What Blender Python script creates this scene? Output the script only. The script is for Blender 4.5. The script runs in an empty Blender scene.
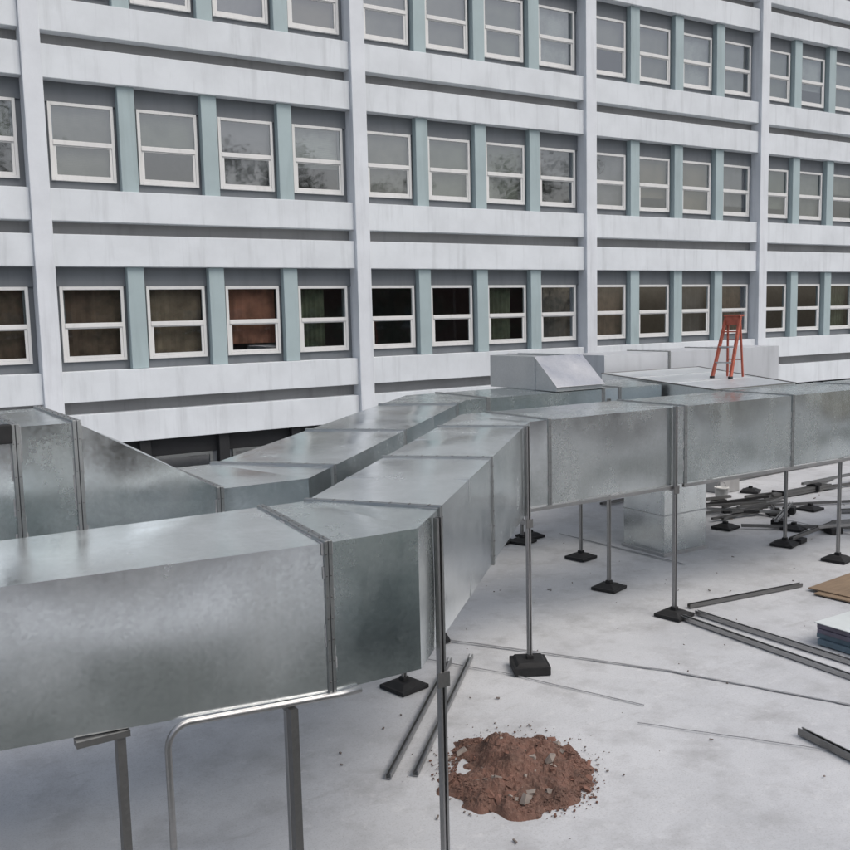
import bpy, math, random
from mathutils import Vector, Matrix
random.seed(7)
scene = bpy.context.scene
COL = scene.collection
EYE = 4.5                      # camera height above the roof deck

# ------------------------------------------------------------------ camera
F_PX, PITCH, ROLL, HEAD = 950.0, 0.1139, -0.0237, 1.0144
T0 = Vector((math.sin(HEAD), math.cos(HEAD), 0)); N0 = Vector((-math.cos(HEAD), math.sin(HEAD), 0))
def to_world(q):               # level frame (looking along +Y) -> world (X along the facade, Y towards it)
    return Vector((q.dot(T0), q.dot(N0), q.z))
r0 = Vector((1, 0, 0)); fw = Vector((0, math.cos(PITCH), -math.sin(PITCH))); up = Vector((0, math.sin(PITCH), math.cos(PITCH)))
c_, s_ = math.cos(ROLL), math.sin(ROLL)
R_, U_, B_ = to_world(r0*c_ + up*s_), to_world(up*c_ - r0*s_), -to_world(fw)
cam = bpy.data.cameras.new('camera'); camo = bpy.data.objects.new('camera', cam); COL.objects.link(camo)
camo.matrix_world = Matrix(((R_.x, U_.x, B_.x, 0), (R_.y, U_.y, B_.y, 0), (R_.z, U_.z, B_.z, EYE), (0, 0, 0, 1)))
cam.sensor_width = 36; cam.lens = 36*F_PX/850; cam.clip_start = .05; cam.clip_end = 2000
scene.camera = camo

# ------------------------------------------------------------------ sky, sun, exposure
SUN_EL, SUN_AZ = math.radians(54), math.radians(158)      # azimuth clockwise from +Y
w = bpy.data.worlds.new('World'); scene.world = w; w.use_nodes = True
nt = w.node_tree; nt.nodes.clear()
sky = nt.nodes.new('ShaderNodeTexSky'); sky.sky_type = 'NISHITA'; sky.sun_disc = False
sky.sun_elevation = SUN_EL; sky.sun_rotation = SUN_AZ; sky.air_density = 1.0; sky.dust_density = 4.0; sky.ozone_density = 1.0
hs = nt.nodes.new('ShaderNodeHueSaturation'); hs.inputs['Saturation'].default_value = .7
bg = nt.nodes.new('ShaderNodeBackground'); bg.inputs['Strength'].default_value = .15
wo = nt.nodes.new('ShaderNodeOutputWorld')
nt.links.new(sky.outputs[0], hs.inputs['Color']); nt.links.new(hs.outputs[0], bg.inputs[0]); nt.links.new(bg.outputs[0], wo.inputs[0])
sl = bpy.data.lights.new('sun', 'SUN'); sl.energy = 1.0; sl.angle = math.radians(45); sl.color = (1, .96, .9)
so = bpy.data.objects.new('sun', sl); COL.objects.link(so)
sd = Vector((math.sin(SUN_AZ)*math.cos(SUN_EL), math.cos(SUN_AZ)*math.cos(SUN_EL), math.sin(SUN_EL)))
so.rotation_euler = sd.to_track_quat('Z', 'Y').to_euler(); so.location = sd*60
vs = scene.view_settings; vs.view_transform = 'Standard'; vs.look = 'None'; vs.exposure = 0.02; vs.gamma = 1.0; vs.use_curve_mapping = False

# ------------------------------------------------------------------ materials
class NB:
    def __init__(s, name):
        s.m = bpy.data.materials.new(name); s.m.use_nodes = True; s.t = s.m.node_tree
        s.b = s.t.nodes['Principled BSDF']; s.out = s.t.nodes['Material Output']
        s.co = s.n('ShaderNodeNewGeometry')
    def n(s, k, **kw):
        x = s.t.nodes.new(k)
        for a, v in kw.items(): setattr(x, a, v)
        return x
    def l(s, a, b): s.t.links.new(a, b)
    def noise(s, scale, detail=4, rough=.55, vec=None, stretch=None):
        x = s.n('ShaderNodeTexNoise'); x.inputs['Scale'].default_value = scale; x.inputs['Detail'].default_value = detail; x.inputs['Roughness'].default_value = rough
        src = vec or s.co.outputs['Position']
        if stretch:
            mp = s.n('ShaderNodeMapping'); mp.inputs['Scale'].default_value = stretch; s.l(src, mp.inputs[0]); src = mp.outputs[0]
        s.l(src, x.inputs['Vector']); return x.outputs['Fac']
    def ramp(s, fac, stops):
        r = s.n('ShaderNodeValToRGB'); e = r.color_ramp.elements
        while len(e) < len(stops): e.new(.5)
        for i, (p, c) in enumerate(stops):
            e[i].position = p; e[i].color = (*c, 1) if len(c) == 3 else c
        s.l(fac, r.inputs[0]); return r.outputs[0]
    def mix(s, fac, a, b, mode='MIX'):
        m = s.n('ShaderNodeMix', data_type='RGBA', blend_type=mode)
        if isinstance(fac, (int, float)): m.inputs[0].default_value = fac
        else: s.l(fac, m.inputs[0])
        for i, v in ((6, a), (7, b)):
            if isinstance(v, tuple): m.inputs[i].default_value = (*v, 1)
            else: s.l(v, m.inputs[i])
        return m.outputs[2]
    def rng(s, fac, a, b, lo=.3, hi=.7):
        m = s.n('ShaderNodeMapRange'); m.inputs[1].default_value = lo; m.inputs[2].default_value = hi; m.inputs[3].default_value = a; m.inputs[4].default_value = b
        s.l(fac, m.inputs[0]); return m.outputs[0]
    def bump(s, h, strength, dist):
        b = s.n('ShaderNodeBump'); b.inputs['Strength'].default_value = strength; b.inputs['Distance'].default_value = dist
        s.l(h, b.inputs['Height']); s.l(b.outputs[0], s.b.inputs['Normal'])
    def set(s, **kw):
        for k, v in kw.items():
            i = s.b.inputs[k.replace('_', ' ')]
            if isinstance(v, (int, float)): i.default_value = v
            elif isinstance(v, tuple): i.default_value = (*v, 1)
            else: s.l(v, i)
        return s

def grey(v, t=(1, 1, 1)): return tuple(v*k for k in t)
def m_galv(name, base=.5, tint=(.97, 1, 1.01), r0=.30, r1=.46):
    n = NB(name)
    vor = n.n('ShaderNodeTexVoronoi'); vor.inputs['Scale'].default_value = 42; n.l(n.co.outputs['Position'], vor.inputs['Vector'])
    spang = n.n('ShaderNodeSeparateColor'); n.l(vor.outputs['Color'], spang.inputs[0])
    blot = n.noise(.9, 4, .55); scuff = n.noise(3, 5, .6, stretch=(1, 1, .22)); dust = n.noise(1.5, 4, .5); drip = n.noise(7, 4, .6, stretch=(1, 1, .05))
    c = n.mix(spang.outputs[0], grey(base*.94, tint), grey(base*1.05, tint))
    c = n.mix(n.rng(blot, 0, .5, .35, .7), c, grey(base*.84, tint))
    c = n.mix(n.rng(drip, 0, .22, .6, .75), c, grey(base*.7, (1, .98, .95)))
    n.set(Base_Color=c, Metallic=n.rng(dust, 1.0, .88, .45, .8))
    m = n.n('ShaderNodeMath', operation='ADD'); n.l(n.rng(scuff, r0, r1, .3, .75), m.inputs[0]); n.l(n.rng(dust, -.03, .07, .35, .8), m.inputs[1])
    m2 = n.n('ShaderNodeMath', operation='ADD'); n.l(m.outputs[0], m2.inputs[0]); n.l(n.rng(spang.outputs[1], -.018, .018, 0, 1), m2.inputs[1])
    n.set(Roughness=m2.outputs[0])
    n.bump(n.noise(1.2, 2, .3), .32, .016)
    return n.m
def m_paint(name, col, rough=.75, dirt=.28, streaky=True, scale=1.0, bump=.25):
    n = NB(name)
    a = n.noise(1.1*scale, 6, .6); b = n.noise(3.5*scale, 5, .65, stretch=(1, 1, .09)); f = n.noise(55*scale, 3, .6)
    c = n.mix(n.rng(a, 0, dirt, .38, .72), col, tuple(k*.62 for k in col))
    if streaky: c = n.mix(n.rng(b, 0, dirt*1.5, .52, .78), c, tuple(k*.52 for k in col))
    c = n.mix(n.rng(f, 0, .12), c, tuple(k*.75 for k in col))
    n.set(Base_Color=c, Roughness=rough); n.bump(f, bump, .004)
    return n.m
def m_plain(name, col, rough=.6, metal=0, var=.25, scale=6):
    n = NB(name); a = n.noise(scale, 5, .6)
    n.set(Base_Color=n.mix(n.rng(a, 0, 1, .3, .7), tuple(k*(1+var*.4) for k in col), tuple(k*(1-var) for k in col)), Roughness=rough, Metallic=metal)
    n.bump(n.noise(scale*9, 3, .6), .2, .003)
    return n.m
def m_glass():
    n = NB('window_glass')
    tr = n.n('ShaderNodeBsdfTransparent'); tr.inputs[0].default_value = (.88, .91, .90, 1)
    gl = n.n('ShaderNodeBsdfGlossy'); gl.inputs['Roughness'].default_value = .03; gl.inputs['Color'].default_value = (.95, .97, 1, 1)
    bp = n.n('ShaderNodeBump'); bp.inputs['Strength'].default_value = .25; bp.inputs['Distance'].default_value = .006; n.l(n.noise(1.7, 2, .4), bp.inputs['Height'])
    n.l(bp.outputs[0], gl.inputs['Normal'])
    fr = n.n('ShaderNodeFresnel'); fr.inputs['IOR'].default_value = 2.5
    ge = n.n('ShaderNodeNewGeometry'); mm = n.n('ShaderNodeMath', operation='MULTIPLY'); iv = n.n('ShaderNodeMath', operation='SUBTRACT'); iv.inputs[0].default_value = 1.0
    n.l(ge.outputs['Backfacing'], iv.inputs[1]); n.l(fr.outputs[0], mm.inputs[0]); n.l(iv.outputs[0], mm.inputs[1])
    mx = n.n('ShaderNodeMixShader'); n.l(mm.outputs[0], mx.inputs[0]); n.l(tr.outputs[0], mx.inputs[1]); n.l(gl.outputs[0], mx.inputs[2])
    n.l(mx.outputs[0], n.out.inputs['Surface']); n.t.nodes.remove(n.b)
    return n.m
def m_blind(name, col, pitch=60):
    n = NB(name); wv = n.n('ShaderNodeTexWave', wave_type='BANDS', bands_direction='Z'); wv.inputs['Scale'].default_value = pitch/6.283; wv.inputs['Distortion'].default_value = .15
    n.l(n.co.outputs['Position'], wv.inputs['Vector'])
    c = n.mix(n.rng(wv.outputs['Fac'], 0, 1, .2, .8), tuple(k*.84 for k in col), tuple(k*1.06 for k in col))
    n.set(Base_Color=n.mix(n.rng(n.noise(2.2, 5, .65), 0, .8, .4, .65), c, tuple(k*.5 for k in col)), Roughness=.7); return n.m
def m_roof():
    n = NB('roof_membrane')
    a = n.noise(.35, 6, .62); b = n.noise(1.6, 6, .65); f = n.noise(60, 4, .7); g = n.noise(6, 5, .7); sc = n.noise(2.6, 7, .75, stretch=(.35, 1.6, 1)); pd = n.noise(.75, 3, .5)
    c = n.mix(n.rng(a, 0, 1, .36, .66), (.56, .57, .585), (.45, .46, .475))
    c = n.mix(n.rng(b, 0, .7, .48, .70), c, (.34, .34, .345))
    c = n.mix(n.rng(sc, 0, .5, .58, .74), c, (.30, .295, .29))
    c = n.mix(n.rng(g, 0, .45, .56, .74), c, (.66, .66, .66))
    c = n.mix(n.rng(f, 0, .5, .5, .75), c, (.24, .235, .23))
    n.set(Base_Color=c, Roughness=n.rng(pd, .85, .6, .5, .66)); n.bump(n.mix(.35, b, f), .4, .012)
    return n.m
def m_wood(name, c1, c2):
    n = NB(name); g = n.noise(3, 6, .65, stretch=(1, 9, 9)); b = n.noise(1.4, 4)
    n.set(Base_Color=n.mix(n.rng(b, 0, .5), n.mix(n.rng(g, 0, 1, .35, .65), c1, c2), tuple(k*.6 for k in c2)), Roughness=.75); n.bump(g, .3, .004); return n.m
def m_soil():
    n = NB('red_soil'); a = n.noise(5, 6, .7); b = n.noise(28, 5, .7)
    c = n.mix(n.rng(a, 0, 1, .35, .65), (.19, .10, .075), (.11, .065, .05)); c = n.mix(n.rng(b, 0, .6, .5, .75), c, (.30, .20, .155))
    n.set(Base_Color=c, Roughness=.95); n.bump(b, .9, .02); return n.m
def m_brick():
    n = NB('red_brick_wall'); t = n.n('ShaderNodeTexBrick'); t.inputs['Scale'].default_value = 4.2
    mp = n.n('ShaderNodeMapping'); mp.inputs['Rotation'].default_value = (math.pi/2, 0, 0); n.l(n.co.outputs['Position'], mp.inputs[0]); n.l(mp.outputs[0], t.inputs['Vector'])
    t.inputs['Color1'].default_value = (.19, .08, .055, 1); t.inputs['Color2'].default_value = (.13, .06, .045, 1); t.inputs['Mortar'].default_value = (.2, .18, .16, 1)
    n.set(Base_Color=t.outputs[0], Roughness=.9); return n.m

M = dict(
    galvA=m_galv('galvanised_sheet', .94, (.955, 1, 1.01), .17, .26), galvB=m_galv('galvanised_sheet_weathered', .76, (.93, 1, 1.0), .20, .30), galvF=m_galv('galvanised_sheet_dusty', .88, (.97, 1, 1.01), .42, .52), galvE=m_galv('galvanised_sheet_grey', .80, (.95, 1, 1.0), .2, .3), lid=m_galv('lid_sheet', .62, (1, 1, 1), .3, .4), galvC=m_galv('galvanised_sheet_bright', .78, (1, 1, 1), .28, .38),  # galvB: dark reflections on the first bend and right-hand run put into the tone
    galvD=m_galv('galvanised_sheet_dull', .60, (.97, 1, 1.02), .36, .52), flange=m_galv('flange_steel', .40, (.97, 1, 1), .36, .5), gasket=m_plain('gasket', (.03, .03, .032), .8),
    strut=m_galv('strut_steel', .40, (1, 1, 1), .36, .52), strut_dark=m_galv('strut_dull', .24, (1, .99, .97), .45, .6),
    rubber=m_plain('black_rubber', (.013, .013, .014), .72, 0, .4, 14), white=m_paint('white_render', (.68, .715, .745),   .8, .34), pil=m_paint('white_pilaster', (.685, .715, .75), .8, .32),
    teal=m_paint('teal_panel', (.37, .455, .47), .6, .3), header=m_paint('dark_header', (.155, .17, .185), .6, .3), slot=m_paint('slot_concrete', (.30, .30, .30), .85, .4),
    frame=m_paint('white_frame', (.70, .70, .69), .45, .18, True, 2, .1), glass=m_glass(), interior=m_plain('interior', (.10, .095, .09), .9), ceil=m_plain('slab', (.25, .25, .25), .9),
    roof=m_roof(), lap=m_plain('lap_seam', (.27, .275, .285), .8), red=m_plain('red_fibreglass', (.42, .105, .065), .45, 0, .35, 9), alu=m_plain('step_aluminium', (.55, .55, .55), .4, .8),
    ply=m_wood('plywood', (.30, .215, .14), (.22, .155, .10)), wrap=m_paint('white_wrap', (.66, .70, .69), .5, .3, False, 3), purple=m_plain('purple_board', (.16, .145, .19), .7, 0, .35, 5), blue=m_plain('blue_board', (.13, .19, .235), .7, 0, .35, 5),
    soil=m_soil(), brick=m_brick(), chunk=m_plain('broken_brick', (.22, .115, .085), .9, 0, .4, 12), whitep=m_plain('white_plastic', (.75, .75, .73), .4), kerb=m_paint('kerb_concrete', (.40, .40, .40), .85, .35),
    sealant=m_plain('duct_sealer', (.30, .31, .32), .8, 0, .3, 20), ahu=m_plain('green_enamel', (.60, .66, .60), .45, 0, .3, 2), mortar=m_plain('mortar', (.30, .26, .23), .95), greyframe=m_paint('grey_frame', (.15, .16, .16), .5, .3), chips=m_plain('chips', (.20, .17, .15), .9, 0, .5, 3), leaf=m_plain('leaf', (.075, .10, .05), .7, 0, .6, 1.5), bark=m_plain('bark', (.09, .07, .055), .9), clad=m_paint('pale_cladding', (.50, .52, .545), .55, .3), tar=m_plain('tar_felt', (.10, .11, .105), .85, 0, .4, 2), ground=m_plain('asphalt', (.06, .06, .06), .9))
BLINDS = [m_blind('blind_pale', (.30, .30, .30)), m_blind('blind_brown', (.16, .125, .09)), m_blind('blind_grey', (.165, .165, .16)), m_blind('blind_taupe', (.15, .14, .125)), m_blind('blind_olive', (.135, .14, .115)), m_blind('blind_mauve', (.15, .14, .155))]
CURT = dict(brown=m_plain('curtain_brown', (.15, .10, .075), .9, 0, .5, 4), rust=m_plain('curtain_rust', (.30, .13, .09), .9, 0, .5, 3), tan=m_plain('curtain_tan', (.24, .18, .135), .9, 0, .5, 3),
            green=m_plain('curtain_green', (.10, .115, .075), .9, 0, .6, 3), dark=m_plain('curtain_dark', (.09, .08, .08), .9, 0, .5, 3))

# ------------------------------------------------------------------ mesh helpers (z given relative to the roof deck)
class MB:
    def __init__(s): s.v = []; s.f = []; s.sm = []
    def box(s, x0, x1, y0, y1, z0, z1):
        b = len(s.v); s.v += [(x, y, z) for z in (z0, z1) for y in (y0, y1) for x in (x0, x1)]
        s.f += [tuple(b+i for i in q) for q in ((0, 2, 3, 1), (4, 5, 7, 6), (0, 1, 5, 4), (2, 6, 7, 3), (0, 4, 6, 2), (1, 3, 7, 5))]; s.sm += [0]*6; return s
    def prism(s, poly, z0, z1):
        b = len(s.v); n = len(poly)
        zz0 = z0 if isinstance(z0, (list, tuple)) else [z0]*n; zz1 = z1 if isinstance(z1, (list, tuple)) else [z1]*n
        s.v += [(p[0], p[1], zz0[i]) for i, p in enumerate(poly)] + [(p[0], p[1], zz1[i]) for i, p in enumerate(poly)]
        s.f.append(tuple(b+i for i in range(n))[::-1]); s.f.append(tuple(b+n+i for i in range(n)))
        s.f += [(b+i, b+(i+1) % n, b+n+(i+1) % n, b+n+i) for i in range(n)]; s.sm += [0]*(n+2); return s
    def bar(s, a, c, w, h=None, upv=(0, 0, 1)):
        a, c = Vector(a), Vector(c); h = h or w; d = (c-a).normalized(); u = Vector(upv)
        if abs(d.dot(u)) > .95: u = Vector((1, 0, 0)) if abs(d.x) < .9 else Vector((0, 1, 0))
        x = d.cross(u).normalized(); y = x.cross(d).normalized(); b = len(s.v)
        for p in (a, c): s.v += [tuple(p+x*(i*w/2)+y*(j*h/2)) for i, j in ((-1, -1), (1, -1), (1, 1), (-1, 1))]
        s.f += [tuple(b+i for i in q) for q in ((0, 1, 2, 3), (7, 6, 5, 4), (0, 4, 5, 1), (1, 5, 6, 2), (2, 6, 7, 3), (3, 7, 4, 0))]; s.sm += [0]*6; return s
    def channel(s, a, c, w, h, t=.004, upv=(0, 0, 1)):     # slotted steel channel, open side along upv
        a, c = Vector(a), Vector(c); d = (c-a).normalized(); u = Vector(upv); x = d.cross(u).normalized(); y = x.cross(d).normalized()
        o = w/2-t/2
        s.bar(a-y*(h/2-t/2), c-y*(h/2-t/2), w, t, y)
        for k in (-1, 1):
            s.bar(a+x*(k*o)+y*(t/2), c+x*(k*o)+y*(t/2), t, h-t, y); s.bar(a+x*k*(o-.007)+y*(h/2-t/2+.001), c+x*k*(o-.007)+y*(h/2-t/2+.001), .014, t, y)
        return s
    def tube(s, pts, r, n=10):
        pts = [Vector(p) for p in pts]; b = len(s.v); prev = None
        for i, p in enumerate(pts):
            d = (pts[min(i+1, len(pts)-1)]-pts[max(i-1, 0)]).normalized()
            x = d.cross(Vector((0, 0, 1)) if abs(d.z) < .9 else Vector((0, 1, 0))).normalized() if prev is None else (prev-d*prev.dot(d)).normalized()
            prev = x; y = d.cross(x)
            s.v += [tuple(p+x*(r*math.cos(6.28318*k/n))+y*(r*math.sin(6.28318*k/n))) for k in range(n)]
        for i in range(len(pts)-1):
            for k in range(n): s.f.append((b+i*n+k, b+i*n+(k+1) % n, b+(i+1)*n+(k+1) % n, b+(i+1)*n+k)); s.sm.append(1)
        s.f.append(tuple(b+k for k in range(n))[::-1]); s.f.append(tuple(b+(len(pts)-1)*n+k for k in range(n))); s.sm += [0, 0]; return s
    def patch(s, a, b_, c, d, n=10, m=7, bulge=.006, out=None):   # sheet-metal panel a-b-c-d, slightly pillowed, edges exact
        a, b_, c, d = map(Vector, (a, b_, c, d)); nr = (b_-a).cross(d-a).normalized()
        if out is not None and nr.dot(Vector(out)) < 0: a, b_, c, d = b_, a, d, c; nr = -nr
        ph = [random.uniform(0, 6.3) for _ in range(4)]; b0 = len(s.v)
        for j in range(m+1):
            for i in range(n+1):
                u, v = i/n, j/m; p = (a*(1-u)+b_*u)*(1-v)+(d*(1-u)+c*u)*v
                e = math.sin(math.pi*u)*math.sin(math.pi*v)
                k = bulge*e*(1+.55*math.sin(4.1*u+ph[0])*math.cos(3.3*v+ph[1])+.35*math.sin(8.3*u+ph[2]+3*v+ph[3]))
                k += bulge*.7*(1-max(abs(2*u-1), abs(2*v-1))); s.v.append(tuple(p+nr*k))
        for j in range(m):
            for i in range(n):
                q = b0+j*(n+1)+i; s.f.append((q, q+1, q+n+2, q+n+1)); s.sm.append(1)
        return s
    def build(s, name, mat, parent=None, bevel=0):
        me = bpy.data.meshes.new(name); me.from_pydata(s.v, [], s.f); me.update()
        me.polygons.foreach_set('use_smooth', [bool(k) for k in s.sm]); me.materials.append(mat)
        return link(name, me, parent, bevel)
def link(name, me, parent=None, bevel=0, loc=None):
    o = bpy.data.objects.new(name, me); COL.objects.link(o)
    if parent: o.parent = parent
    if loc: o.location = loc
    if bevel:
        b = o.modifiers.new('bevel', 'BEVEL'); b.width = bevel; b.segments = 2; b.limit_method = 'ANGLE'
    return o
def empty(name, loc=(0, 0, 0)):
    o = bpy.data.objects.new(name, None); COL.objects.link(o); o.location = loc; o.empty_display_size = .2; return o
def tag(o, label=None, cat=None, group=None, kind=None):
    if label: o['label'] = label
    if cat: o['category'] = cat
    if group: o['group'] = group
    if kind: o['kind'] = kind
    return o
def Z(z): return z+EYE         # height measured from eye level -> height above the deck

# ------------------------------------------------------------------ ground and roof deck
tag(MB().prism([(-300, -300), (400, -300), (400, 400), (-300, 400)], -12.4, -12.0).build('ground', M['ground']), kind='structure')
def deck():
    b = MB(); nx, ny = 150, 80; x0, x1, y0, y1 = -16, 44, -11, 20.0
    rr = random.Random(3); ph = [(rr.uniform(.3, 1.7), rr.uniform(.3, 1.7), rr.uniform(0, 6), rr.uniform(.001, .0035)) for _ in range(9)]
    for j in range(ny+1):
        for i in range(nx+1):
            x, y = x0+(x1-x0)*i/nx, y0+(y1-y0)*j/ny
            b.v.append((x, y, sum(a*math.sin(p*x+q*y+r) for p, q, r, a in ph)-.012))
    for j in range(ny):
        for i in range(nx):
            q = j*(nx+1)+i; b.f.append((q, q+1, q+nx+2, q+nx+1)); b.sm.append(1)
    return b
tag(MB().box(-16, 44, -2.6, 4.0, -.07, .035).build('tar_roof', M['tar'], None, .01), kind='structure')  # unseen dark strip, added to darken what the duct faces reflect
roof = tag(deck().build('roof_deck', M['roof']), kind='structure')
MB().box(-16, 44, -11, 20.0, -.6, -.08).build('slab', M['kerb'], roof)
def lap(pts, w):
    b = MB(); rr = random.Random(int(pts[0][0]*100)); P = []
    for (x0, y0), (x1, y1) in zip(pts, pts[1:]):
        n = max(2, int(math.hypot(x1-x0, y1-y0)/.18))
        for k in range(n): P.append((x0+(x1-x0)*k/n+rr.uniform(-.006, .006), y0+(y1-y0)*k/n+rr.uniform(-.006, .006)))
    P.append(pts[-1])
    for i in range(len(P)-1):
        b.bar((*P[i], .008), (*P[i+1], .008), w*rr.uniform(.6, 1.2), .006)
    return b.build('lap_seam', M['lap'], roof)
lap([(6.9, 10.9), (7.9, 9.35), (8.6, 8.2), (9.2, 6.9), (9.9, 5.4)], .035)
lap([(6.2, 10.6), (6.9, 9.3), (7.6, 7.6)], .014)
lap([(16.2, 6.0), (16.6, 9.0), (17.0, 12.5), (17.1, 16)], .03)
lap([(12.6, 11.6), (12.4, 14.8)], .03)
lap([(7.2, 7.3), (8.4, 5.6)], .012)

# ------------------------------------------------------------------ the office building
U0, BAY, PW, FL = 3.583, 7.2, .3745, 3.676
S, W_, TT, BB = 1.1749, -.9632, -1.5984, -1.859      # window head, sill, slot top, slot bottom of the row at eye level
V0 = 20.31
bld = tag(empty('office_building', (14, V0, 0)), 'white office block with banded spandrels, teal piers and rows of windows', 'building')
def P(name, mb, mat, bevel=0):
    o = mb.build(name, mat, None, bevel); o.parent = bld; o.matrix_parent_inverse = bld.matrix_basis.inverted() if False else Matrix.Translation(-Vector(bld.location)); return o
ROWS = [-1, 0, 1, 2, 3]; BAYS = range(-1, 5)            # row 0 is at eye level
UA, UB = U0-BAY, U0+5*BAY+PW
# structure behind the skin
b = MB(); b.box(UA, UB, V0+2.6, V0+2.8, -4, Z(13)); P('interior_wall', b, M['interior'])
for r in ROWS:
    P('floor_slab', MB().box(UA, UB, V0+.345, V0+2.59, Z(W_+r*FL-1.15), Z(W_+r*FL-.35)), M['ceil'])
P('roof_cap', MB().box(UA-.3, UB+.3, V0-.1, V0+9, Z(12.9), Z(13.3)), M['white'])
P('end_wall', MB().box(UA-.25, UA-.002, V0+.1, V0+9, -12, Z(12.88)), M['white']); P('end_wall', MB().box(UB+.002, UB+.25, V0+.1, V0+9, -12, Z(12.88)), M['white'])
P('lower_wall', MB().box(UA, UB, V0+.1, V0+.3, -12, Z(BB-FL)), M['white'])
# pilasters
for n in range(-1, 6):
    u = U0+n*BAY
    P('pilaster', MB().box(u, u+PW, V0-.10, V0+.62, -2, Z(12.88)), M['pil'], .012)
# shared meshes
def mesh(name, mb, mat):
    me = bpy.data.meshes.new(name); me.from_pydata(mb.v, [], mb.f); me.update(); me.materials.append(mat); return me
def kid(name, me, parent, loc, bevel=0):
    o = bpy.data.objects.new(name, me); COL.objects.link(o); o.parent = parent
    o.location = Vector(loc)-Vector(bld.location) if parent is bld else loc
    if bevel:
        m = o.modifiers.new('bevel', 'BEVEL'); m.width = bevel; m.segments = 2
    return o
inner = BAY-PW
me_up = mesh('sill_band', MB().box(0, inner-.004, 0, .34, TT-W_, 0), M['white'])
me_lo = mesh('head_band', MB().box(0, inner-.004, 0, .34, 0, BB-(S-FL)), M['white'])
me_slot = mesh('slot_back', MB().box(0, inner-.004, 0, .05, BB-TT-.003, .003), M['slot'])
HT = .40; FB = .19                                    # header height, gap under the frame
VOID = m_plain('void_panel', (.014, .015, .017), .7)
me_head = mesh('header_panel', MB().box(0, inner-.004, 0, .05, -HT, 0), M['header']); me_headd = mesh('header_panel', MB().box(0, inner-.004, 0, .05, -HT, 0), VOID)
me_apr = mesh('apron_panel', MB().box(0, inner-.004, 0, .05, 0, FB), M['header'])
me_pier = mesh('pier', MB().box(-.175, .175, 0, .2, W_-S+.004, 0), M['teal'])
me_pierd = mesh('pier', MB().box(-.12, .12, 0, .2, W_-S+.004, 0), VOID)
me_jamb = mesh('jamb', MB().box(-.25, .25, 0, .06, W_-S+FB+.003, -HT-.003), M['header'])
FH = (S-HT)-(W_+FB); FWD = 1.29
ft = .065; tz = FH*.455                                # frame thickness, transom height above the frame foot
fr = MB(); hw = FWD/2
fr.box(-hw, -hw+ft, 0, .07, 0, FH); fr.box(hw-ft, hw, 0, .07, 0, FH); fr.box(-hw+ft, hw-ft, 0, .07, FH-ft, FH); fr.box(-hw+ft, hw-ft, 0, .07, 0, ft); fr.box(-hw+ft, hw-ft, -.012, .07, tz, tz+.095)
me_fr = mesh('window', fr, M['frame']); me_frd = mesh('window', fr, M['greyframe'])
sa = MB(); a = ft+.003; t2 = .05
sa.box(-hw+a, -hw+a+t2, .012, .052, a, tz-.003); sa.box(hw-a-t2, hw-a, .012, .052, a, tz-.003); sa.box(-hw+a+t2, hw-a-t2, .012, .052, a, a+t2); sa.box(-hw+a+t2, hw-a-t2, .012, .052, tz-.003-.02, tz-.003)
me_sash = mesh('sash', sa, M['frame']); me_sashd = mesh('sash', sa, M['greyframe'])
me_pu = mesh('pane', MB().box(-hw+ft+.001, hw-ft-.001, .03, .036, tz+.096, FH-ft-.001), M['glass'])
me_pl = mesh('pane', MB().box(-hw+a+t2+.001, hw-a-t2-.001, .03, .036, a+t2+.001, tz-.024), M['glass'])
me_bl = {}
def blind_mesh(mat, z0, z1, x0=-.6, x1=.6, fold=False):
    k = (mat.name, round(z0, 2), round(z1, 2), round(x0, 2), round(x1, 2))
    if k not in me_bl:
        mb = MB()
        if fold:
            n = 12; 
            for i in range(n): xa, xb = x0+(x1-x0)*i/n, x0+(x1-x0)*(i+1)/n; mb.prism([(xa, .2+.03*(i % 2)), (xb, .2+.03*((i+1) % 2)), (xb, .215+.03*((i+1) % 2)), (xa, .215+.03*(i % 2))], z0, z1)
        else: mb.box(x0, x1, .13, .14, z0, z1)
        me_bl[k] = mesh('curtain' if fold else 'blind', mb, mat)
    return me_bl[k]
rr = random.Random(11)
ROW0 = {0: ['dark', 'brown', 'tan', 'rust', 'green'], }
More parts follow.
